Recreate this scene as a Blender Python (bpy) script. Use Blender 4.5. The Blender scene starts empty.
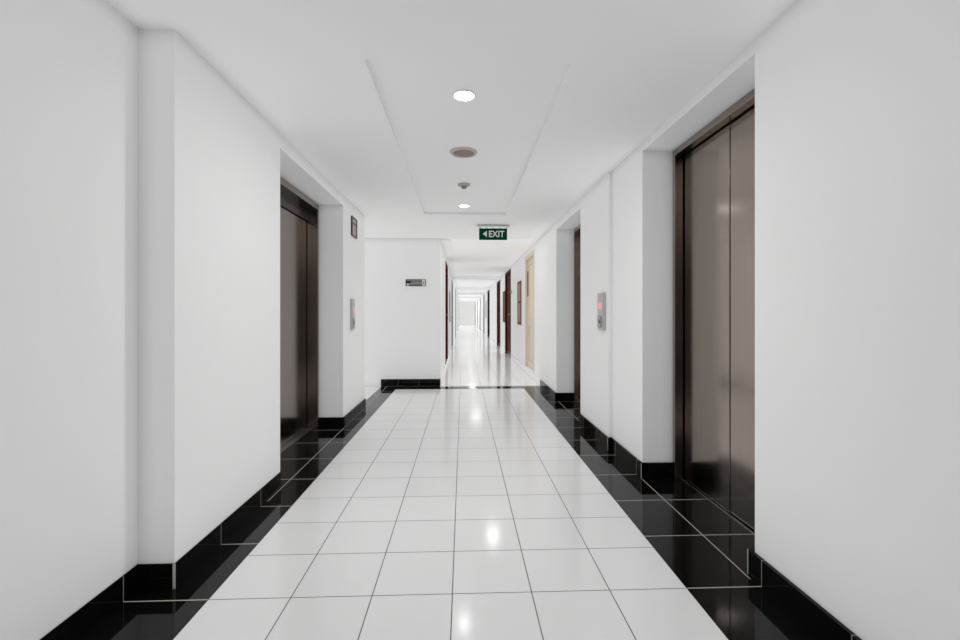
import bpy, bmesh, math
from mathutils import Vector, Matrix

scene = bpy.context.scene
COL = scene.collection

# ------------------------------------------------------------------ helpers
def link(o):
    COL.objects.link(o)
    return o

def put(bm, name, mats, parent=None, bevel=0.0, smooth=False):
    bmesh.ops.recalc_face_normals(bm, faces=bm.faces)
    me = bpy.data.meshes.new(name)
    bm.to_mesh(me)
    bm.free()
    if not isinstance(mats, (list, tuple)):
        mats = [mats]
    for m in mats:
        me.materials.append(m)
    o = link(bpy.data.objects.new(name, me))
    if smooth:
        for p in me.polygons:
            p.use_smooth = True
    if parent is not None:
        o.parent = parent
    if bevel:
        md = o.modifiers.new('bevel', 'BEVEL')
        md.width = bevel
        md.segments = 2
        md.limit_method = 'ANGLE'
        md.harden_normals = True
        for p in me.polygons:
            p.use_smooth = True
    return o

def box(bm, x0, x1, y0, y1, z0, z1, mi=0):
    x0, x1 = min(x0, x1), max(x0, x1)
    y0, y1 = min(y0, y1), max(y0, y1)
    vs = [bm.verts.new((x, y, z)) for z in (z0, z1) for y in (y0, y1) for x in (x0, x1)]
    for f in ((0, 1, 3, 2), (4, 6, 7, 5), (0, 4, 5, 1), (2, 3, 7, 6), (0, 2, 6, 4), (1, 5, 7, 3)):
        fc = bm.faces.new([vs[i] for i in f])
        fc.material_index = mi

def boxes(*bs):
    bm = bmesh.new()
    for b in bs:
        box(bm, *b)
    return bm

def prism(bm, pts, z0, z1, mi=0):
    lo = [bm.verts.new((p[0], p[1], z0)) for p in pts]
    hi = [bm.verts.new((p[0], p[1], z1)) for p in pts]
    n = len(pts)
    fs = [bm.faces.new(lo), bm.faces.new(hi)]
    for i in range(n):
        fs.append(bm.faces.new((lo[i], lo[(i + 1) % n], hi[(i + 1) % n], hi[i])))
    for f in fs:
        f.material_index = mi

def lathe(bm, prof, n=48, mi=None):
    """prof: list of (radius, z, material index of the band that starts here)"""
    rings = []
    for r, z, _ in prof:
        if r < 1e-6:
            rings.append([bm.verts.new((0, 0, z))])
        else:
            rings.append([bm.verts.new((r * math.cos(2 * math.pi * k / n), r * math.sin(2 * math.pi * k / n), z)) for k in range(n)])
    for i in range(len(prof) - 1):
        a, b = rings[i], rings[i + 1]
        for k in range(n):
            k2 = (k + 1) % n
            if len(a) == 1 and len(b) == 1:
                continue
            if len(a) == 1:
                f = bm.faces.new((a[0], b[k], b[k2]))
            elif len(b) == 1:
                f = bm.faces.new((a[k], a[k2], b[0]))
            else:
                f = bm.faces.new((a[k], a[k2], b[k2], b[k]))
            f.material_index = prof[i][2]

def cyl_between(bm, p0, p1, r, n=16):
    p0, p1 = Vector(p0), Vector(p1)
    d = p1 - p0
    q = d.to_track_quat('Z', 'Y').to_matrix()
    a = [bm.verts.new(p0 + q @ Vector((r * math.cos(2 * math.pi * k / n), r * math.sin(2 * math.pi * k / n), 0))) for k in range(n)]
    b = [bm.verts.new(v.co + d) for v in a]
    bm.faces.new(a)
    bm.faces.new(b)
    for k in range(n):
        bm.faces.new((a[k], a[(k + 1) % n], b[(k + 1) % n], b[k]))

def thing(name, label, cat, loc=(0, 0, 0), rz=0.0, group=None):
    o = link(bpy.data.objects.new(name, None))
    o.empty_display_size = 0.1
    o.location = loc
    o.rotation_euler = (0, 0, rz)
    o['label'] = label
    o['category'] = cat
    if group:
        o['group'] = group
    return o

def struct(o):
    o['kind'] = 'structure'
    return o

def copy_tree(o, parent=None):
    c = link(o.copy())
    c.parent = parent
    for ch in list(o.children):
        copy_tree(ch, c)
    return c

# ------------------------------------------------------------------ materials
def new_mat(name):
    m = bpy.data.materials.new(name)
    m.use_nodes = True
    nt = m.node_tree
    return m, nt, nt.nodes['Principled BSDF']

def plain(name, col, rough=0.5, metal=0.0, spec=0.5, noise=0.0, nscale=8.0, bump=0.0, bscale=200.0):
    m, nt, b = new_mat(name)
    b.inputs['Base Color'].default_value = (*col, 1)
    b.inputs['Roughness'].default_value = rough
    b.inputs['Metallic'].default_value = metal
    b.inputs['Specular IOR Level'].default_value = spec
    if noise:
        g = nt.nodes.new('ShaderNodeNewGeometry')
        n = nt.nodes.new('ShaderNodeTexNoise')
        n.inputs['Scale'].default_value = nscale
        n.inputs['Detail'].default_value = 4
        nt.links.new(g.outputs['Position'], n.inputs['Vector'])
        r = nt.nodes.new('ShaderNodeMapRange')
        r.inputs['To Min'].default_value = 1 - noise
        r.inputs['To Max'].default_value = 1 + noise
        nt.links.new(n.outputs['Fac'], r.inputs['Value'])
        v = nt.nodes.new('ShaderNodeVectorMath')
        v.operation = 'SCALE'
        v.inputs[0].default_value = col
        nt.links.new(r.outputs['Result'], v.inputs['Scale'])
        nt.links.new(v.outputs['Vector'], b.inputs['Base Color'])
    if bump:
        g2 = nt.nodes.new('ShaderNodeNewGeometry')
        n2 = nt.nodes.new('ShaderNodeTexNoise')
        n2.inputs['Scale'].default_value = bscale
        nt.links.new(g2.outputs['Position'], n2.inputs['Vector'])
        bp = nt.nodes.new('ShaderNodeBump')
        bp.inputs['Strength'].default_value = bump
        bp.inputs['Distance'].default_value = 0.002
        nt.links.new(n2.outputs['Fac'], bp.inputs['Height'])
        nt.links.new(bp.outputs['Normal'], b.inputs['Normal'])
    return m

def emit(name, col, s):
    m, nt, b = new_mat(name)
    b.inputs['Base Color'].default_value = (*col, 1)
    b.inputs['Emission Color'].default_value = (*col, 1)
    b.inputs['Emission Strength'].default_value = s
    return m

def tiles(name, base, grout, rough, ox, px, oy, py, w, spec=0.5, groutrough=0.6, extra_x=(), vary=0.0, wave=0.0, smooth_w=0.0008):
    """square tiles from world position: grout lines at ox+k*px and oy+k*py (px or py None = no lines that way)"""
    m, nt, b = new_mat(name)
    N, L = nt.nodes, nt.links
    g = N.new('ShaderNodeNewGeometry')
    s = N.new('ShaderNodeSeparateXYZ')
    L.new(g.outputs['Position'], s.inputs[0])
    def math_(op, a, c):
        n = N.new('ShaderNodeMath')
        n.operation = op
        for i, v in enumerate((a, c)):
            if v is None:
                continue
            if isinstance(v, (int, float)):
                n.inputs[i].default_value = v
            else:
                L.new(v, n.inputs[i])
        return n.outputs[0]
    dists, cells = [], []
    for out, o, p in ((s.outputs['X'], ox, px), (s.outputs['Y'], oy, py)):
        if p is None:
            continue
        t = math_('SUBTRACT', out, o - 100 * p)
        q = math_('DIVIDE', t, p)
        cells.append(math_('FLOOR', q, None))
        fr = math_('FRACT', q, None)
        inv = math_('SUBTRACT', 1.0, fr)
        dists.append(math_('MULTIPLY', math_('MINIMUM', fr, inv), p))
    for x, ys in extra_x:      # single seams, only beyond y = oy
        dx = math_('ABSOLUTE', math_('SUBTRACT', s.outputs['X'], x), None)
        dists.append(math_('ADD', dx, math_('MAXIMUM', math_('SUBTRACT', ys, s.outputs['Y']), 0.0)))
    d = dists[0]
    for e in dists[1:]:
        d = math_('MINIMUM', d, e)
    mr = N.new('ShaderNodeMapRange')
    mr.inputs['From Min'].default_value = w / 2 - smooth_w
    mr.inputs['From Max'].default_value = w / 2 + smooth_w
    L.new(d, mr.inputs['Value'])
    fac = mr.outputs['Result']
    mix = N.new('ShaderNodeMix')
    mix.data_type = 'RGBA'
    L.new(fac, mix.inputs['Factor'])
    mix.inputs['A'].default_value = (*grout, 1)
    mix.inputs['B'].default_value = (*base, 1)
    if vary and cells:
        wn = N.new('ShaderNodeTexWhiteNoise')
        cb = N.new('ShaderNodeCombineXYZ')
        for i, c in enumerate(cells):
            L.new(c, cb.inputs[i])
        L.new(cb.outputs[0], wn.inputs['Vector'])
        r = N.new('ShaderNodeMapRange')
        r.inputs['To Min'].default_value = 1 - vary
        r.inputs['To Max'].default_value = 1 + vary
        L.new(wn.outputs['Value'], r.inputs['Value'])
        v = N.new('ShaderNodeVectorMath')
        v.operation = 'SCALE'
        v.inputs[0].default_value = base
        L.new(r.outputs['Result'], v.inputs['Scale'])
        L.new(v.outputs['Vector'], mix.inputs['B'])
    L.new(mix.outputs['Result'], b.inputs['Base Color'])
    rr = N.new('ShaderNodeMapRange')
    rr.inputs['To Min'].default_value = groutrough
    rr.inputs['To Max'].default_value = rough
    L.new(fac, rr.inputs['Value'])
    L.new(rr.outputs['Result'], b.inputs['Roughness'])
    b.inputs['Specular IOR Level'].default_value = spec
    if wave:
        nz = N.new('ShaderNodeTexNoise')
        nz.inputs['Scale'].default_value = 9.0
        L.new(g.outputs['Position'], nz.inputs['Vector'])
        bp = N.new('ShaderNodeBump')
        bp.inputs['Strength'].default_value = wave
        bp.inputs['Distance'].default_value = 0.004
        L.new(nz.outputs['Fac'], bp.inputs['Height'])
        L.new(bp.outputs['Normal'], b.inputs['Normal'])
    return m

def brushed(name, col, rough, streak=0.25):
    """brushed stainless: fine vertical grain in colour and roughness"""
    m, nt, b = new_mat(name)
    N, L = nt.nodes, nt.links
    b.inputs['Metallic'].default_value = 1.0
    g = N.new('ShaderNodeNewGeometry')
    mp = N.new('ShaderNodeMapping')
    mp.inputs['Scale'].default_value = (160, 160, 1.2)
    L.new(g.outputs['Position'], mp.inputs['Vector'])
    n = N.new('ShaderNodeTexNoise')
    n.inputs['Scale'].default_value = 1.0
    n.inputs['Detail'].default_value = 3
    L.new(mp.outputs['Vector'], n.inputs['Vector'])
    r = N.new('ShaderNodeMapRange')
    r.inputs['To Min'].default_value = 1 - streak
    r.inputs['To Max'].default_value = 1 + streak
    L.new(n.outputs['Fac'], r.inputs['Value'])
    v = N.new('ShaderNodeVectorMath')
    v.operation = 'SCALE'
    v.inputs[0].default_value = col
    L.new(r.outputs['Result'], v.inputs['Scale'])
    L.new(v.outputs['Vector'], b.inputs['Base Color'])
    n2 = N.new('ShaderNodeTexNoise')
    n2.inputs['Scale'].default_value = 3.0
    n2.inputs['Detail'].default_value = 4
    L.new(g.outputs['Position'], n2.inputs['Vector'])
    r2 = N.new('ShaderNodeMapRange')
    r2.inputs['To Min'].default_value = rough * 0.8
    r2.inputs['To Max'].default_value = rough * 1.25
    L.new(n2.outputs['Fac'], r2.inputs['Value'])
    L.new(r2.outputs['Result'], b.inputs['Roughness'])
    return m

def wood(name, c0, c1, rough=0.6):
    m, nt, b = new_mat(name)
    N, L = nt.nodes, nt.links
    g = N.new('ShaderNodeNewGeometry')
    mp = N.new('ShaderNodeMapping')
    mp.inputs['Scale'].default_value = (30, 30, 1.5)
    L.new(g.outputs['Position'], mp.inputs['Vector'])
    n = N.new('ShaderNodeTexNoise')
    n.inputs['Scale'].default_value = 1.0
    n.inputs['Detail'].default_value = 5
    L.new(mp.outputs['Vector'], n.inputs['Vector'])
    mix = N.new('ShaderNodeMix')
    mix.data_type = 'RGBA'
    mix.inputs['A'].default_value = (*c0, 1)
    mix.inputs['B'].default_value = (*c1, 1)
    L.new(n.outputs['Fac'], mix.inputs['Factor'])
    L.new(mix.outputs['Result'], b.inputs['Base Color'])
    b.inputs['Roughness'].default_value = rough
    b.inputs['Specular IOR Level'].default_value = 0.06
    return m

M_WALL = plain('white wall paint', (0.80, 0.80, 0.80), 0.55, spec=0.3, noise=0.012, nscale=3, bump=0.04, bscale=90)
M_BACK = plain('unseen dark grey to cut bounce light', (0.24, 0.24, 0.24), 0.6)  # made dark only to lower the bounce light from behind the camera
M_CEILLIT = plain('ceiling white lightened for lit corridor', (0.91, 0.91, 0.91), 0.55, spec=0.3, noise=0.01, nscale=3)  # ceiling colour raised so the corridor looks more strongly lit
M_CEIL = plain('white ceiling paint', (0.83, 0.83, 0.83), 0.7, spec=0.2, noise=0.01, nscale=2)
M_TILE = tiles('white glazed floor tile', (0.69, 0.69, 0.69), (0.045, 0.045, 0.045), 0.13, -0.94, 0.3, 1.68, 0.3, 0.0036, spec=0.5, vary=0.012, wave=0.012)
M_TILELIT = tiles('floor tile lightened for lit corridor', (0.84, 0.84, 0.84), (0.06, 0.06, 0.06), 0.11, -0.94, 0.3, 1.68, 0.3, 0.0036, spec=0.5, vary=0.01, wave=0.012)  # same tile in a lighter colour, standing in for brighter corridor light
M_BLACK = tiles('black polished floor tile', (0.0035, 0.0032, 0.0033), (0.42, 0.39, 0.35), 0.05, 0, None, 1.68, 0.4, 0.005, extra_x=((-1.098, 2.55), (1.142, 1.73), (1.396, 1.7)), spec=0.22, wave=0.008)
M_SKIRT = tiles('black polished skirting tile', (0.003, 0.003, 0.003), (0.25, 0.23, 0.21), 0.06, 0, None, 1.68, 0.4, 0.0035, spec=0.12)
M_SKIRTX = tiles('black polished skirting tile across', (0.003, 0.003, 0.003), (0.10, 0.10, 0.10), 0.06, -0.94, 0.3, 0, None, 0.004, spec=0.15)
M_GROUT = plain('pale skirting grout', (0.42, 0.40, 0.36), 0.7)
M_WSKIRT = plain('white skirting tile', (0.80, 0.80, 0.80), 0.15)
M_STEEL = brushed('brushed bronze steel', (0.36, 0.305, 0.27), 0.17, 0.12)
M_STEELF = brushed('brushed bronze steel frame', (0.35, 0.295, 0.265), 0.18, 0.07)
M_SILL = plain('aluminium sill', (0.55, 0.52, 0.48), 0.3, metal=1.0)
M_GAP = plain('black gap', (0.004, 0.004, 0.004), 0.4)
M_TRANS = plain('black steel transom', (0.012, 0.010, 0.009), 0.2)
M_SILVER = plain('satin silver plate', (0.55, 0.55, 0.55), 0.35, metal=0.7)
M_SILVERD = plain('darker satin plate', (0.30, 0.28, 0.27), 0.35, metal=0.6)
M_RED = emit('red lift display', (0.80, 0.34, 0.34), 0.3)
M_BTN = plain('dark button', (0.06, 0.05, 0.05), 0.3)
M_BTNL = plain('pale button', (0.55, 0.53, 0.52), 0.3)
M_WHITEPL = plain('white plastic', (0.75, 0.75, 0.74), 0.4)
M_GREYPL = plain('grey white plastic', (0.42, 0.40, 0.37), 0.45)
M_TAUPE = plain('taupe speaker mesh', (0.26, 0.225, 0.19), 0.8, noise=0.25, nscale=400)
M_TAUPER = plain('pale taupe ring', (0.50, 0.46, 0.42), 0.5)
M_LAMP = emit('downlight diffuser glow', (1.0, 0.99, 0.97), 12)
M_GREEN = plain('dark green exit panel', (0.0, 0.044, 0.017), 0.6, spec=0.05)
M_LETTER = plain('pale sign lettering', (0.62, 0.66, 0.63), 0.5)
M_LED = emit('pale green sign lamp', (0.55, 0.85, 0.57), 0.5)
M_SIGNBK = plain('black green sign board', (0.006, 0.012, 0.008), 0.4)
M_SIGNTX = plain('grey sign print', (0.30, 0.33, 0.30), 0.5)
M_SIGNWH = plain('white sign print', (0.62, 0.62, 0.62), 0.5)
M_FRAMEBR = plain('dark brown notice frame', (0.055, 0.04, 0.036), 0.4)
M_NOTICE = plain('grey notice sheet', (0.30, 0.28, 0.27), 0.35, noise=0.12, nscale=60)
M_NOTICEL = plain('pale grey notice sheet', (0.38, 0.36, 0.35), 0.35, noise=0.12, nscale=60)
M_WRED = wood('red brown door wood', (0.040, 0.004, 0.003), (0.065, 0.008, 0.005))
M_WBRN = wood('brown door wood', (0.045, 0.010, 0.004), (0.065, 0.015, 0.006))
M_WDARK = wood('dark door wood', (0.010, 0.005, 0.004), (0.03, 0.010, 0.008))
M_WGREY = plain('hazed grey of far doors', (0.16, 0.16, 0.16), 0.5)  # distance haze put into the colour of the far doors
M_WGREYL = plain('pale hazed grey of far doors', (0.40, 0.40, 0.40), 0.5)  # paler haze tone for far door frames, also on the grey cabinets
M_BEIGE = wood('cream painted timber', (0.62, 0.55, 0.44), (0.70, 0.63, 0.52), 0.45)
M_CURT = plain('cream curtain', (0.72, 0.62, 0.47), 0.8, noise=0.06, nscale=20)
M_CABW = wood('red brown cabinet wood', (0.12, 0.055, 0.04), (0.18, 0.085, 0.06))
M_PANE = plain('pinkish cabinet pane', (0.30, 0.19, 0.16), 0.5, spec=0.15)
M_PANED = plain('dull brown cabinet pane', (0.10, 0.05, 0.045), 0.5, spec=0.15)
M_CHROME = plain('chrome', (0.7, 0.68, 0.65), 0.2, metal=1.0)

ZC = 2.15           # ceiling height
ZT = 2.175          # tray height
# ------------------------------------------------------------------ setting
def recess_wall(name, outline_fn, headers, mat=None):
    """outline_fn gives the footprint with recesses; headers: boxes that close them above"""
    bm = bmesh.new()
    prism(bm, outline_fn, 0.0, 2.4)
    for h in headers:
        box(bm, *h)
    if name == 'wall_right':        # header over the near lift runs out flush with the near wall
        prism(bm, [(1.15, 2.812), (1.47, 2.812), (1.47, 1.742), (1.17, 1.742)], 2.10, 2.4)
    return struct(put(bm, name, mat or M_WALL))

XN, YB = -1.248, 0.55
XL, XR, XC = -1.110, 1.125, -0.334
YE = 42.0
# left wall: near stretch, deeper pier with the lift recess, end of pier
recess_wall('wall_left',
    [(-4, YB), (XN, YB), (XN, 1.757), (XL, 1.757), (XL, 2.748), (-1.47, 2.748), (-1.47, 4.17), (XL, 4.17), (XL, 5.067), (-4, 5.067)],
    [(-1.47, XL, 2.748, 4.17, 2.06, 2.4)])
# right wall with two lift recesses and the corridor doors
R_DOORS = [   # near y, far y, foot, head, kind
    (7.00, 7.98, 0.12, 2.06, 'beige'), (10.45, 11.75, 0.0, 2.10, 'brown'), (13.39, 14.6, 0.0, 2.06, 'red'),
    (18.8, 20.2, 0.0, 2.05, 'dark'), (23.2, 24.6, 0.0, 2.05, 'grey'), (28.6, 29.9, 0.0, 2.05, 'grey'), (34.0, 35.4, 0.0, 2.05, 'grey'), (39.2, 40.6, 0.0, 2.05, 'grey')]
L_DOORS = [(8.50, 9.50, 0.09, 2.04, 'red'), (12.98, 14.2, 0.0, 2.03, 'greydark'), (18.6, 19.9, 0.0, 2.05, 'grey'), (24.0, 25.3, 0.0, 2.05, 'grey'), (30.0, 31.3, 0.0, 2.05, 'grey'), (36.0, 37.3, 0.0, 2.05, 'grey')]
DREC = 0.07
pts = [(3.2, YB), (1.17, YB), (1.17, 1.742), (1.47, 1.742), (1.47, 2.812), (1.15, 2.812), (1.15, 3.398), (XR, 3.398), (XR, 4.224), (1.47, 4.224), (1.47, 5.325), (XR, 5.325)]
heads = [(XR, 1.47, 4.224, 5.325, 2.07, 2.4)]
for y0, y1, z0, z1, k in R_DOORS:
    pts += [(XR, y0), (XR + DREC, y0), (XR + DREC, y1), (XR, y1)]
    heads.append((XR, XR + DREC, y0, y1, z1, 2.4))
    if z0 > 0:
        heads.append((XR, XR + DREC, y0, y1, 0.0, z0))
pts += [(XR, YE), (3.2, YE)]
recess_wall('wall_right', pts, heads)
# the block left of the corridor: face towards the lifts, and the corridor's left side
pts = [(-4, 6.52), (XC, 6.52)]
heads = []
for y0, y1, z0, z1, k in L_DOORS:
    pts += [(XC, y0), (XC - DREC, y0), (XC - DREC, y1), (XC, y1)]
    heads.append((XC - DREC, XC, y0, y1, z1, 2.4))
    if z0 > 0:
        heads.append((XC - DREC, XC, y0, y1, 0.0, z0))
pts += [(XC, YE), (-4, YE)]
recess_wall('wall_corridor', pts, heads, M_WALL)

struct(put(boxes((-4, 3.2, YE, YE + 0.2, 0, 2.4)), 'wall_end', M_WALL))
struct(put(boxes((-1.6, 1.6, -3.2, -3, 0, 2.4)), 'wall_back_unseen', M_BACK))  # unseen dark wall, added to keep light off faces turned to the camera
struct(put(boxes((-1.6, -1.4, -3.0, YB, 0, 2.4)), 'wall_left_back_unseen', M_BACK))  # out of view, dark to soak up bounce light
struct(put(boxes((1.3, 1.5, -3.0, YB, 0, 2.4)), 'wall_right_back_unseen', M_BACK))  # likewise unseen and darkened against bounce light
struct(put(boxes((-4.2, -4, 5.0, 6.6, 0, 2.4)), 'wall_passage', M_WALL))

# ceiling with a shallow recessed tray
TX0, TX1, TY0, TY1 = -0.425, 0.478, 1.935, 4.935
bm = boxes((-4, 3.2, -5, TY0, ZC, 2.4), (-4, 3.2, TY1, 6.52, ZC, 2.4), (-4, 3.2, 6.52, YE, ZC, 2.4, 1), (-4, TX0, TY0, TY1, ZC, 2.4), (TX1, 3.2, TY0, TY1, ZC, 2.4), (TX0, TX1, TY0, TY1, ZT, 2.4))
struct(put(bm, 'ceiling', [M_CEIL, M_CEILLIT]))

# floor: white field, black borders, white corridor
bm = bmesh.new()
def quad(x0, x1, y0, y1, mi):
    f = bm.faces.new([bm.verts.new(p) for p in ((x0, y0, 0), (x1, y0, 0), (x1, y1, 0), (x0, y1, 0))])
    f.material_index = mi
quad(-0.94, 0.86, YB, 6.23, 0)
quad(-1.18, -0.94, YB, 6.44, 1)
quad(-1.5, -1.18, YB, 5.067, 1)
quad(0.86, 1.5, YB, 6.44, 1)
quad(-0.94, 0.86, 6.23, 6.44, 1)
quad(-1.18, XC, 6.44, 6.52, 1)
quad(-1.5, 1.5, -3.2, YB, 1)  # unseen floor behind the camera, black to cut bounce light
quad(-4, -1.18, 5.067, 6.6, 0)
quad(XC, 1.3, 6.44, 6.52, 0)
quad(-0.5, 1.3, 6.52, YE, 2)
struct(put(bm, 'floor', [M_TILE, M_BLACK, M_TILELIT]))

# baseboards
def skirt(name, bs, mats=M_SKIRT, grout=()):
    b = boxes(*bs)
    for g in grout:
        box(b, *g, 1)
    return struct(put(b, name, [mats, M_GROUT] if not isinstance(mats, list) else mats))
P = 0.012
t = 0.0025
skirt('baseboard_left',
      [(-1.30, XN + 0.004, YB, 1.757, 0, 0.095), (XN - 0.01, XL - 0.002, 1.757 - 0.006, 1.80, 0, 0.095), (XL - 0.03, XL + 0.004, 1.7545, 2.748, 0, 0.095),
       (XL - 0.03, XL + P, 4.17, 5.067 + P, 0, 0.095), (-1.335, XL + P, 4.17 - P, 4.19, 0, 0.095)],
      grout=[(XL - t, XL + t + 0.003, 1.7495, 1.7545, 0, 0.0955)])
skirt('baseboard_right',
      [(1.155, 1.20, YB, 1.742 + 0.018, 0, 0.1), (1.1375, 1.18, 2.812 - P, 3.398, 0, 0.1), (1.138, 1.36, 2.812 - P, 2.84, 0, 0.1),
       (XR - P, XR + 0.03, 3.398 - P, 4.224 + 0.004, 0, 0.1), (XR - P, XR + 0.03, 5.325 - P, 6.40, 0, 0.1), (XR - P, 1.345, 5.325 - P, 5.345, 0, 0.1)],
      grout=[(1.1545, 1.158, 1.7605, 1.7655, 0, 0.1), (1.136, 1.139, 2.799, 2.803, 0, 0.1), (XR - P - 0.001, XR - P + 0.002, 3.385, 3.388, 0, 0.1)])
skirt('baseboard_corridor', [(-1.19, XC + 0.004, 6.52 - P, 6.54, 0, 0.1)], M_SKIRTX)
# white corridor skirting, broken at the doors
def gaps(y0, y1, doors):
    out, y = [], y0
    for d in doors:
        if d[2] < 0.05:
            out.append((y, d[0]))
            y = d[1]
    out.append((y, y1))
    return out
for nm, x0, x1, y0, dd in (('baseboard_corridor_right', XR - 0.008, XR + 0.02, 6.40, R_DOORS), ('baseboard_corridor_left', XC - 0.02, XC + 0.008, 6.54, L_DOORS)):
    struct(put(boxes(*[(x0, x1, a, b, 0, 0.095) for a, b in gaps(y0, YE, dd)]), nm, M_WSKIRT))

# boxed trim along the corridor's left cornice, and cross beams
struct(put(boxes((XC - 0.02, -0.20, 6.535, 9.0, 2.128, 2.2)), 'trim_1', M_CEIL))
struct(put(boxes((XC - 0.02, -0.22, 9.0, YE, 2.138, 2.2)), 'trim_2', M_CEIL))
BEAMS = [13.4, 18.9, 24.5, 30.5, 36.5]
for i, y in enumerate(BEAMS):
    struct(put(boxes((XC - 0.02, XR + 0.02, y - 0.30, y, 2.085, 2.25)), 'trim_%d' % (i + 3), M_CEIL))

# ------------------------------------------------------------------ corridor doors
WOODS = {'beige': (M_BEIGE, M_BEIGE), 'brown': (M_WBRN, M_WBRN), 'red': (M_WRED, M_WRED), 'dark': (M_WDARK, M_WDARK), 'grey': (M_WGREY, M_WGREYL), 'greydark': (M_WGREY, M_WGREY)}
dn = 0
def corridor_door(side, y0, y1, z0, z1, kind):
    """side +1: on the right wall, -1: on the left one; x runs into the wall"""
    global dn
    dn += 1
    X = XR if side > 0 else XC
    def bx(a, b, *r):
        return (X + side * a, X + side * b, *r)
    leafm, framem = WOODS[kind]
    ft = 0.055
    if kind != 'beige':
        dark = M_GAP if kind in ('brown', 'red', 'dark') else leafm
        b = boxes(bx(0.035, 0.066, y0 + ft, y1 - ft, z0 + 0.09, z1 - ft))
        for (a, c) in ((0.22, 0.48), (0.56, 0.93)):     # raised panels
            for (p, q) in ((0.12, 0.47), (0.53, 0.88)):
                w, h = y1 - y0 - 2 * ft, z1 - z0 - ft
                box(b, *bx(0.028, 0.04, y0 + ft + p * w, y0 + ft + q * w, z0 + a * h, z0 + c * h))
        leaf = struct(put(b, 'door_%d' % dn, leafm, bevel=0.003))
        fr = put(boxes(bx(-0.012, 0.068, y0 - 0.012, y0 + ft, z0, z1 + 0.012), bx(-0.012, 0.068, y1 - ft, y1 + 0.012, z0, z1 + 0.012), bx(-0.012, 0.068, y0 + ft, y1 - ft, z1 - ft, z1 + 0.012)),
                 'door_frame', framem, leaf, bevel=0.003)
        put(boxes(bx(0.030, 0.066, y0 + ft, y1 - ft, z0, z0 + 0.09)), 'kick_plate', dark, leaf)
        hb = boxes(bx(0.026, 0.036, y0 + ft + 0.05, y0 + ft + 0.09, 0.93, 1.07))
        cyl_between(hb, (X + side * 0.03, y0 + ft + 0.07, 1.03), (X - side * 0.02, y0 + ft + 0.07, 1.03), 0.009)
        cyl_between(hb, (X - side * 0.02, y0 + ft + 0.06, 1.03), (X - side * 0.02, y0 + ft + 0.19, 1.03), 0.009)
        put(hb, 'door_handle', M_CHROME, leaf)
    else:
        w0, w1, zm = y0 + 0.07, y1 - 0.07, 0.90
        b = boxes(bx(0.03, 0.06, w0, w1, z0, z0 + 0.12), bx(0.03, 0.06, w0, w1, zm - 0.06, zm + 0.05), bx(0.03, 0.06, w0, w1, z1 - 0.16, z1 - 0.06),
                  bx(0.03, 0.06, w0, w0 + 0.10, z0 + 0.12, zm - 0.06), bx(0.03, 0.06, w1 - 0.10, w1, z0 + 0.12, zm - 0.06),
                  bx(0.03, 0.06, w0, w0 + 0.10, zm + 0.05, z1 - 0.16), bx(0.03, 0.06, w1 - 0.10, w1, zm + 0.05, z1 - 0.16),
                  bx(0.045, 0.06, w0 + 0.10, w1 - 0.10, z0 + 0.12, zm - 0.06))
        leaf = struct(put(b, 'door_%d' % dn, leafm, bevel=0.003))
        put(boxes(bx(-0.010, 0.068, y0 - 0.01, w0, z0, z1 + 0.01), bx(-0.010, 0.068, w1, y1 + 0.01, z0, z1 + 0.01), bx(-0.010, 0.068, w0, w1, z1 - 0.06, z1 + 0.01)),
            'door_frame', M_BEIGE, leaf, bevel=0.003)
        # gathered curtain in the glazed upper half
        cb = bmesh.new()
        n = 60
        cols = []
        for i in range(n + 1):
            u = i / n
            yy = w0 + 0.10 + u * (w1 - w0 - 0.20)
            row = []
            for j in range(9):
                vz = j / 8
                amp = 0.010 * (1.0 - 0.5 * vz)
                row.append(cb.verts.new((X + side * (0.048 + amp * math.sin(u * 44 + 1.5 * vz)), yy, zm + 0.04 + vz * (z1 - 0.15 - zm - 0.04))))
            cols.append(row)
        for i in range(n):
            for j in range(8):
                cb.faces.new((cols[i][j], cols[i + 1][j], cols[i + 1][j + 1], cols[i][j + 1]))
        put(cb, 'curtain', M_CURT, leaf, smooth=True)
        hb = boxes(bx(0.020, 0.032, w1 - 0.075, w1 - 0.035, z1 - 0.70, z1 - 0.26))
        put(hb, 'door_bolt', M_WDARK, leaf)
    return leaf
for d in R_DOORS:
    corridor_door(1, *d)
for d in L_DOORS:
    corridor_door(-1, *d)
# closed white double door at the end of the corridor
b = boxes((-0.2, 0.40, YE - 0.035, YE, 0, 1.98), (0.41, 1.0, YE - 0.035, YE, 0, 1.98))
ed = struct(put(b, 'door_%d' % (dn + 1), M_WHITEPL))
put(boxes((-0.26, -0.2, YE - 0.05, YE, 0, 2.04), (1.0, 1.06, YE - 0.05, YE, 0, 2.04), (-0.2, 1.0, YE - 0.05, YE, 1.98, 2.04)), 'door_frame', M_WALL, ed)

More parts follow.
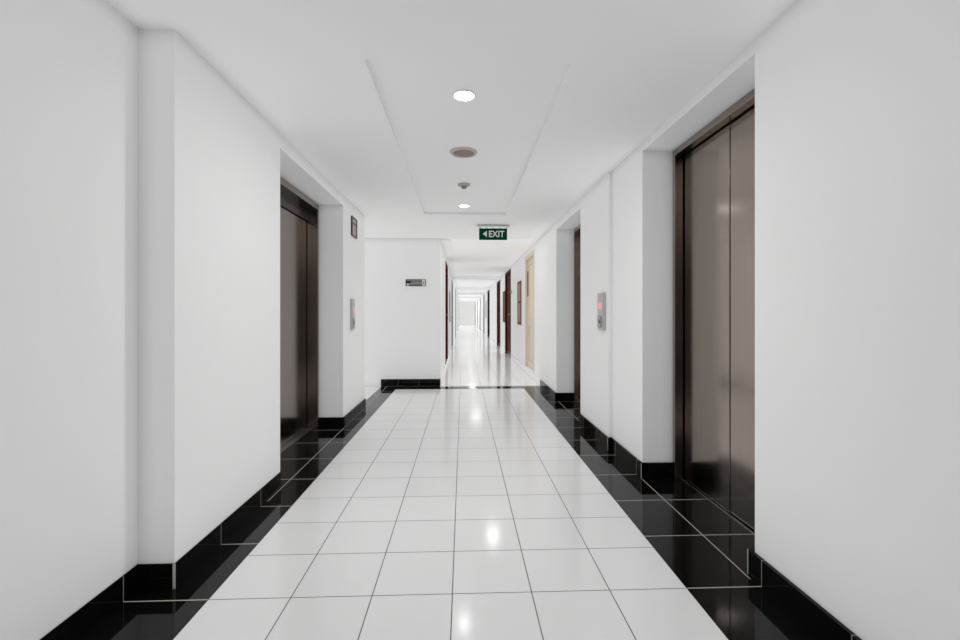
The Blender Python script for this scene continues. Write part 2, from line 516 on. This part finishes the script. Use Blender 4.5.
# ------------------------------------------------------------------ lifts
def elevator(label, side, y0, y1, ztop, xf, xd, xsill, seam, transom, head=0.036):
    """side: +1 right wall, -1 left; xf: front of frame, xd: front of door, |x| values; y0,y1: opening in the wall"""
    root = thing('elevator', label, 'elevator', (side * xf, (y0 + y1) / 2, 0))
    ox, oy = side * xf, (y0 + y1) / 2
    def bx(a, b_, p, q, r, s_):
        return (side * a - ox, side * b_ - ox, p - oy, q - oy, r, s_)
    g = 0.004
    jt = 0.030
    xb = 1.468
    zf = ztop - 0.004
    put(boxes(bx(xf, xb, y0 + g, y0 + g + jt, 0.0, zf), bx(xf, xb, y1 - g - jt, y1 - g, 0.0, zf), bx(xf, xb, y0 + g + jt, y1 - g - jt, zf - head, zf)),
        'frame', M_STEELF, root, bevel=0.002)
    a, c = y0 + g + jt, y1 - g - jt
    zt = zf - head
    if transom:
        put(boxes(bx(xd - 0.012, xd + 0.02, a, c, zt - 0.105, zt)), 'transom', M_TRANS, root)
        zt -= 0.105
    # dark slot behind the doors, seen as the gaps around them
    put(boxes(bx(xd + 0.020, xb, a, c, 0.0, zt)), 'shaft_gap', M_GAP, root)
    put(boxes(bx(xd, xd + 0.016, seam + 0.0025, c - 0.016, 0.008, zt - 0.008)), 'door_panel', M_STEEL, root, bevel=0.0015)
    put(boxes(bx(xd + 0.004, xd + 0.019, a + 0.010, seam - 0.0005, 0.010, zt - 0.010)), 'door_panel', M_STEEL, root, bevel=0.0015)
    s = boxes(bx(xsill, xsill + 0.008, a, c, 0.0, 0.004), bx(xsill + 0.011, xsill + 0.020, a, c, 0.0, 0.004), bx(xsill + 0.008, xsill + 0.011, a, c, 0.0, 0.002))
    if xd - xsill < 0.02:
        s.free()
        s = boxes(bx(xsill, xsill + 0.009, a, c, 0.0, 0.003))
    if xd - xsill > 0.035:
        box(s, *bx(xsill + 0.024, xd + 0.02, a, c, 0.0, 0.004))
    put(s, 'sill', M_SILL, root)
    return root
elevator('steel elevator in the right wall, closest to the viewer, wide door facing in full', 1, 1.742, 2.812, 2.10, 1.345, 1.402, 1.388, 2.29, False)
elevator('steel elevator recessed in the left wall, with black band above its door', -1, 2.748, 4.17, 2.06, 1.33, 1.430, 1.378, 3.46, True, 0.05)
elevator('farther elevator on the right, only a thin steel strip showing beyond the call panel', 1, 4.224, 5.325, 2.07, 1.335, 1.42, 1.407, 4.77, False)

# ------------------------------------------------------------------ lift call panels
def call_panel(label, X, side, ya, yb, z0, z1):
    root = thing('call_panel', label, 'elevator call panel', (X, (ya + yb) / 2, z0), 0, 'elevator call panels')
    def bx(a, b_, p, q, r, s_):   # a,b: out from the wall
        cy = (ya + yb) / 2
        return (-side * a, -side * b_, p - cy, q - cy, r - z0, s_ - z0)
    h = z1 - z0
    put(boxes(bx(-0.003, 0.022, ya, yb, z0, z1)), 'plate', M_SILVER, root, bevel=0.004)
    put(boxes(bx(0.022, 0.0235, ya + 0.03, yb - 0.03, z0 + 0.56 * h, z0 + 0.74 * h)), 'display', M_RED, root)
    bp = put(boxes(bx(0.022, 0.024, ya + 0.02, yb - 0.01, z0 + 0.06 * h, z0 + 0.38 * h)), 'button_plate', M_SILVERD, root)
    for k in range(3):
        zc = z0 + (0.12 + 0.10 * k) * h
        bb = bmesh.new()
        cy = (ya + yb) / 2
        cyl_between(bb, (-side * 0.023, 0.005, zc - z0), (-side * 0.028, 0.005, zc - z0), 0.011, 20)
        put(bb, 'button', M_BTNL if k != 1 else M_BTN, bp)
call_panel('silver elevator call panel with red display on the right wall between two elevators', XR, 1, 3.47, 3.62, 0.925, 1.222)
call_panel('silver elevator call panel with red display on the left pier below the framed notice', XL, -1, 4.425, 4.535, 0.895, 1.20)

# ------------------------------------------------------------------ signs
n = thing('framed_notice', 'small dark brown framed notice high on the left pier, above the call panel', 'notice', (XL, 4.56, 1.83))
y0, y1, z0, z1 = -0.105, 0.105, 0.0, 0.195
put(boxes((0, 0.014, y0, y0 + 0.02, z0, z1), (0, 0.014, y1 - 0.02, y1, z0, z1), (0, 0.014, y0 + 0.02, y1 - 0.02, z0, z0 + 0.016), (0, 0.014, y0 + 0.02, y1 - 0.02, z1 - 0.016, z1),
          (0, 0.013, y0 + 0.02, y1 - 0.02, 0.125, 0.140)), 'frame', M_FRAMEBR, n)
put(boxes((0, 0.008, y0 + 0.02, y1 - 0.02, 0.016, 0.125)), 'sheet', M_NOTICE, n)
put(boxes((0, 0.008, y0 + 0.02, y1 - 0.02, 0.140, z1 - 0.016)), 'sheet', M_NOTICEL, n)

n = thing('direction_sign', 'small dark rectangular direction sign on the grey wall facing the viewer', 'sign', (-0.688, 6.52, 1.457))
w, h = 0.292, 0.096
put(boxes((-w / 2, w / 2, -0.010, 0, 0, h)), 'board', M_SIGNBK, n, bevel=0.001)
b = bmesh.new()
import random
rnd = random.Random(4)
x = -w / 2 + 0.020
while x < w / 2 - 0.055:            # upper row of worn small print
    s_ = rnd.uniform(0.010, 0.018)
    box(b, x, x + s_, -0.012, -0.0095, 0.074, 0.088)
    x += s_ + 0.005
x = -w / 2 + 0.078
while x < w / 2 - 0.055:
    s_ = rnd.uniform(0.008, 0.014)
    box(b, x, x + s_, -0.012, -0.0095, 0.040, 0.064)
    x += s_ + 0.004
box(b, -w / 2 + 0.04, w / 2 - 0.05, -0.012, -0.0095, 0.020, 0.034)
put(b, 'print', M_SIGNTX, n)
b = boxes((w / 2 - 0.052, w / 2 - 0.010, -0.012, -0.0095, 0.006, 0.090))
put(b, 'pictogram', M_SIGNWH, n)
b = bmesh.new()
cyl_between(b, (-w / 2 + 0.031, -0.0095, 0.020), (-w / 2 + 0.031, -0.012, 0.020), 0.016, 24)
put(b, 'dot', M_SIGNWH, n)
put(boxes((w / 2 - 0.036, w / 2 - 0.026, -0.0125, -0.0115, 0.030, 0.062)), 'pictogram_mark', M_SIGNBK, n)

# hanging exit sign
n = thing('exit_sign', 'green exit sign with a left arrow hanging from the ceiling', 'exit sign', (0.3725, 5.5, ZC))
w = 0.347
put(boxes((-0.08, 0.08, -0.02, 0.02, -0.018, 0.0), (-0.205, 0.205, -0.045, 0.045, -0.029, -0.016)), 'ceiling_plate', M_WHITEPL, n, bevel=0.003)
lh = put(boxes((-w / 2, w / 2, -0.012, 0.012, -0.042, -0.028)), 'lamp_housing', M_WHITEPL, n)
for k in range(4):
    xx = -w / 2 + w * (0.16 + 0.23 * k)
    put(boxes((xx - 0.030, xx + 0.030, -0.0145, -0.0115, -0.041, -0.030)), 'lamp', M_LED, lh)
put(boxes((-w / 2, w / 2, -0.006, 0.006, -0.183, -0.042)), 'panel', M_GREEN, n, bevel=0.001)
cu = bpy.data.curves.new('lettering', 'FONT')
cu.body = 'EXIT'
cu.size = 0.112
cu.extrude = 0.0012
cu.offset = 0.0022
cu.align_x = 'LEFT'
tmp = bpy.data.objects.new('lettering', cu)
COL.objects.link(tmp)
bpy.context.view_layer.update()
me = bpy.data.meshes.new_from_object(tmp)
bpy.data.objects.remove(tmp)
xs = [v.co.x for v in me.vertices]
ys = [v.co.y for v in me.vertices]
sx = 0.192 / (max(xs) - min(xs))
sy = 0.080 / (max(ys) - min(ys))
for v in me.vertices:
    X_, Y_, Z_ = v.co
    v.co = ((X_ - min(xs)) * sx - 0.052, -0.0065 - Z_, (Y_ - min(ys)) * sy - 0.150)
me.materials.append(M_LETTER)
lt = link(bpy.data.objects.new('lettering', me))
lt.parent = n
b = bmesh.new()
tri = [(-0.128, -0.110), (-0.078, -0.150), (-0.078, -0.070)]
fa = [b.verts.new((p[0], -0.0078, p[1])) for p in tri]
fb = [b.verts.new((p[0], -0.0058, p[1])) for p in tri]
b.faces.new(fa)
b.faces.new(fb)
for i in range(3):
    b.faces.new((fa[i], fa[(i + 1) % 3], fb[(i + 1) % 3], fb[i]))
put(b, 'arrow', M_LETTER, n)

# ------------------------------------------------------------------ ceiling fittings
def downlight(x, y, z, label, power, r=0.052, group=None, spread=180):
    d = thing('downlight', label, 'downlight', (x, y, z), 0, group)
    b = bmesh.new()
    lathe(b, [(r * 0.96, -0.003, 0), (r * 1.0, -0.007, 0), (r * 1.10, -0.006, 0), (r * 1.16, 0.0, 0)])
    put(b, 'ring', M_WHITEPL, d, smooth=True)
    b = bmesh.new()
    lathe(b, [(0.0, -0.011, 0), (r * 0.5, -0.010, 0), (r * 0.85, -0.007, 0), (r * 0.97, -0.003, 0)])
    put(b, 'diffuser', M_LAMP, d, smooth=True)
    la = bpy.data.lights.new('lamp', 'AREA')
    la.shape = 'DISK'
    la.size = 2 * r
    la.energy = power
    la.spread = math.radians(spread)
    la.color = (1.0, 0.995, 0.985)
    lo = link(bpy.data.objects.new('lamp', la))
    lo.location = (0, 0, -0.016)
    lo.parent = d
    return d
PW = 4.0
downlight(0.006, 2.28, ZT, 'bright round downlight in the ceiling tray, nearest to the viewer', PW * 2.2, spread=168)
downlight(0.010, 4.62, ZT, 'small bright round downlight at the far end of the ceiling tray', PW * 0.35, spread=130)
downlight(0.43, 6.39, ZC, 'added round fill light hidden behind the exit sign', PW * 0.3, r=0.085)  # unseen lamp added to brighten the start of the corridor
downlight(-2.5, 5.8, ZC, 'added unseen fill light in the side passage beyond the left pier', PW * 0.12)  # invented lamp out of view, lights the side passage
for i, y in enumerate(BEAMS):
    downlight(0.40, y + 0.27, ZC, 'added round fill light kept out of sight behind a corridor beam', PW * (0.4, 0.7, 1.8, 3.5, 6.0)[i], r=0.2, group='added corridor fill lights behind the beams')  # lamps added where the beams hide them, to brighten the corridor

s = thing('ceiling_speaker', 'round taupe ceiling speaker behind the bright near downlight', 'speaker', (0.004, 3.085, ZT))
b = bmesh.new()
lathe(b, [(0.072, -0.004, 0), (0.074, -0.012, 0), (0.090, -0.011, 0), (0.096, 0.0, 0)])
put(b, 'ring', M_TAUPER, s, smooth=True)
b = bmesh.new()
lathe(b, [(0.0, -0.012, 0), (0.045, -0.011, 0), (0.070, -0.008, 0), (0.0725, -0.004, 0)])
put(b, 'grille', M_TAUPE, s, smooth=True)

s = thing('smoke_detector', 'round grey smoke detector between the speaker and the far downlight', 'smoke detector', (0.009, 3.858, ZT))
b = bmesh.new()
lathe(b, [(0.0, -0.016, 0), (0.030, -0.016, 0), (0.050, -0.013, 0), (0.056, -0.006, 0), (0.056, 0.0, 0)])
put(b, 'base', M_GREYPL, s, smooth=True)
b = bmesh.new()
lathe(b, [(0.0, -0.040, 0), (0.016, -0.039, 0), (0.022, -0.034, 0), (0.022, -0.022, 0), (0.028, -0.016, 0)])
put(b, 'sensor', M_SILVERD, s, smooth=True)

# ------------------------------------------------------------------ corridor wall cabinets and plaque
def wall_cabinet(label, X, side, y0, y1, z0, z1, fm, pm, split, out=0.016):
    r = thing('wall_cabinet', label, 'wall cabinet', (X, (y0 + y1) / 2, z0), 0, 'narrow wall cabinets along the corridor')
    w, h = (y1 - y0) / 2, z1 - z0
    def bx(a, b_, *q):
        return (-side * a, -side * b_, *q)
    f = 0.05
    bs = [bx(0, out, -w, -w + f, 0, h), bx(0, out, w - f, w, 0, h), bx(0, out, -w + f, w - f, 0, f), bx(0, out, -w + f, w - f, h - f, h)]
    cuts = [(f, h - f)]
    if split:
        m = h * 0.52
        bs.append(bx(0, out, -w + f, w - f, m - 0.02, m + 0.02))
        cuts = [(f, m - 0.02), (m + 0.02, h - f)]
    put(boxes(*bs), 'frame', fm, r, bevel=0.002)
    for a, c in cuts:
        put(boxes(bx(0, out * 0.6, -w + f, w - f, a, c)), 'pane', pm, r)
wall_cabinet('tall narrow red-brown framed wall cabinet between the cream door and brown door', XR, 1, 8.53, 9.05, 0.835, 1.69, M_CABW, M_PANE, True)
wall_cabinet('dark brown wall cabinet just past the brown corridor door', XR, 1, 11.84, 12.40, 0.82, 1.655, M_CABW, M_PANED, False)
wall_cabinet('grey wall cabinet on the left corridor wall past the red door', XC, -1, 10.75, 11.5, 0.84, 1.60, M_WGREYL, M_WGREYL, False)
wall_cabinet('far grey wall cabinet on the right corridor wall past the black door', XR, 1, 21.3, 22.1, 0.84, 1.65, M_WGREYL, M_WGREYL, False)
pq = put(boxes((XR - 0.045, XR + 0.004, 10.20, 10.235, 1.52, 1.58)), 'door_plaque', M_SILVERD)
pq['label'] = 'tiny grey plaque sticking out beside the brown corridor door'
pq['category'] = 'plaque'

# ------------------------------------------------------------------ world, camera
w = bpy.data.worlds.new('ambient_fill')  # even ambient fill added; the closed interior has no sky opening
scene.world = w
w.use_nodes = True
bg = w.node_tree.nodes['Background']
bg.inputs['Color'].default_value = (1.0, 1.0, 1.0, 1)
bg.inputs['Strength'].default_value = 0.8

cam = bpy.data.cameras.new('camera')
cam.sensor_width = 36.0
cam.lens = 445.0 / 960.0 * 36.0
cam.shift_y = -6.6 / 960.0
cam.clip_start = 0.02
co = link(bpy.data.objects.new('camera', cam))
co.location = (0, 0, 1.057)
co.rotation_euler = (math.radians(90), 0, -math.atan(17.0 / 445.0))
scene.camera = co

scene.view_settings.view_transform = 'Standard'
scene.view_settings.look = 'None'
scene.view_settings.exposure = 0.0
scene.cycles.use_fast_gi = True
scene.cycles.fast_gi_method = 'ADD'
scene.world.light_settings.ao_factor = 0.26
scene.world.light_settings.distance = 0.08
scene.cycles.max_bounces = 12
scene.cycles.diffuse_bounces = 5
scene.cycles.glossy_bounces = 6
scene.cycles.use_denoising = True
scene.cycles.sample_clamp_indirect = 6.0
scene.cycles.caustics_reflective = False
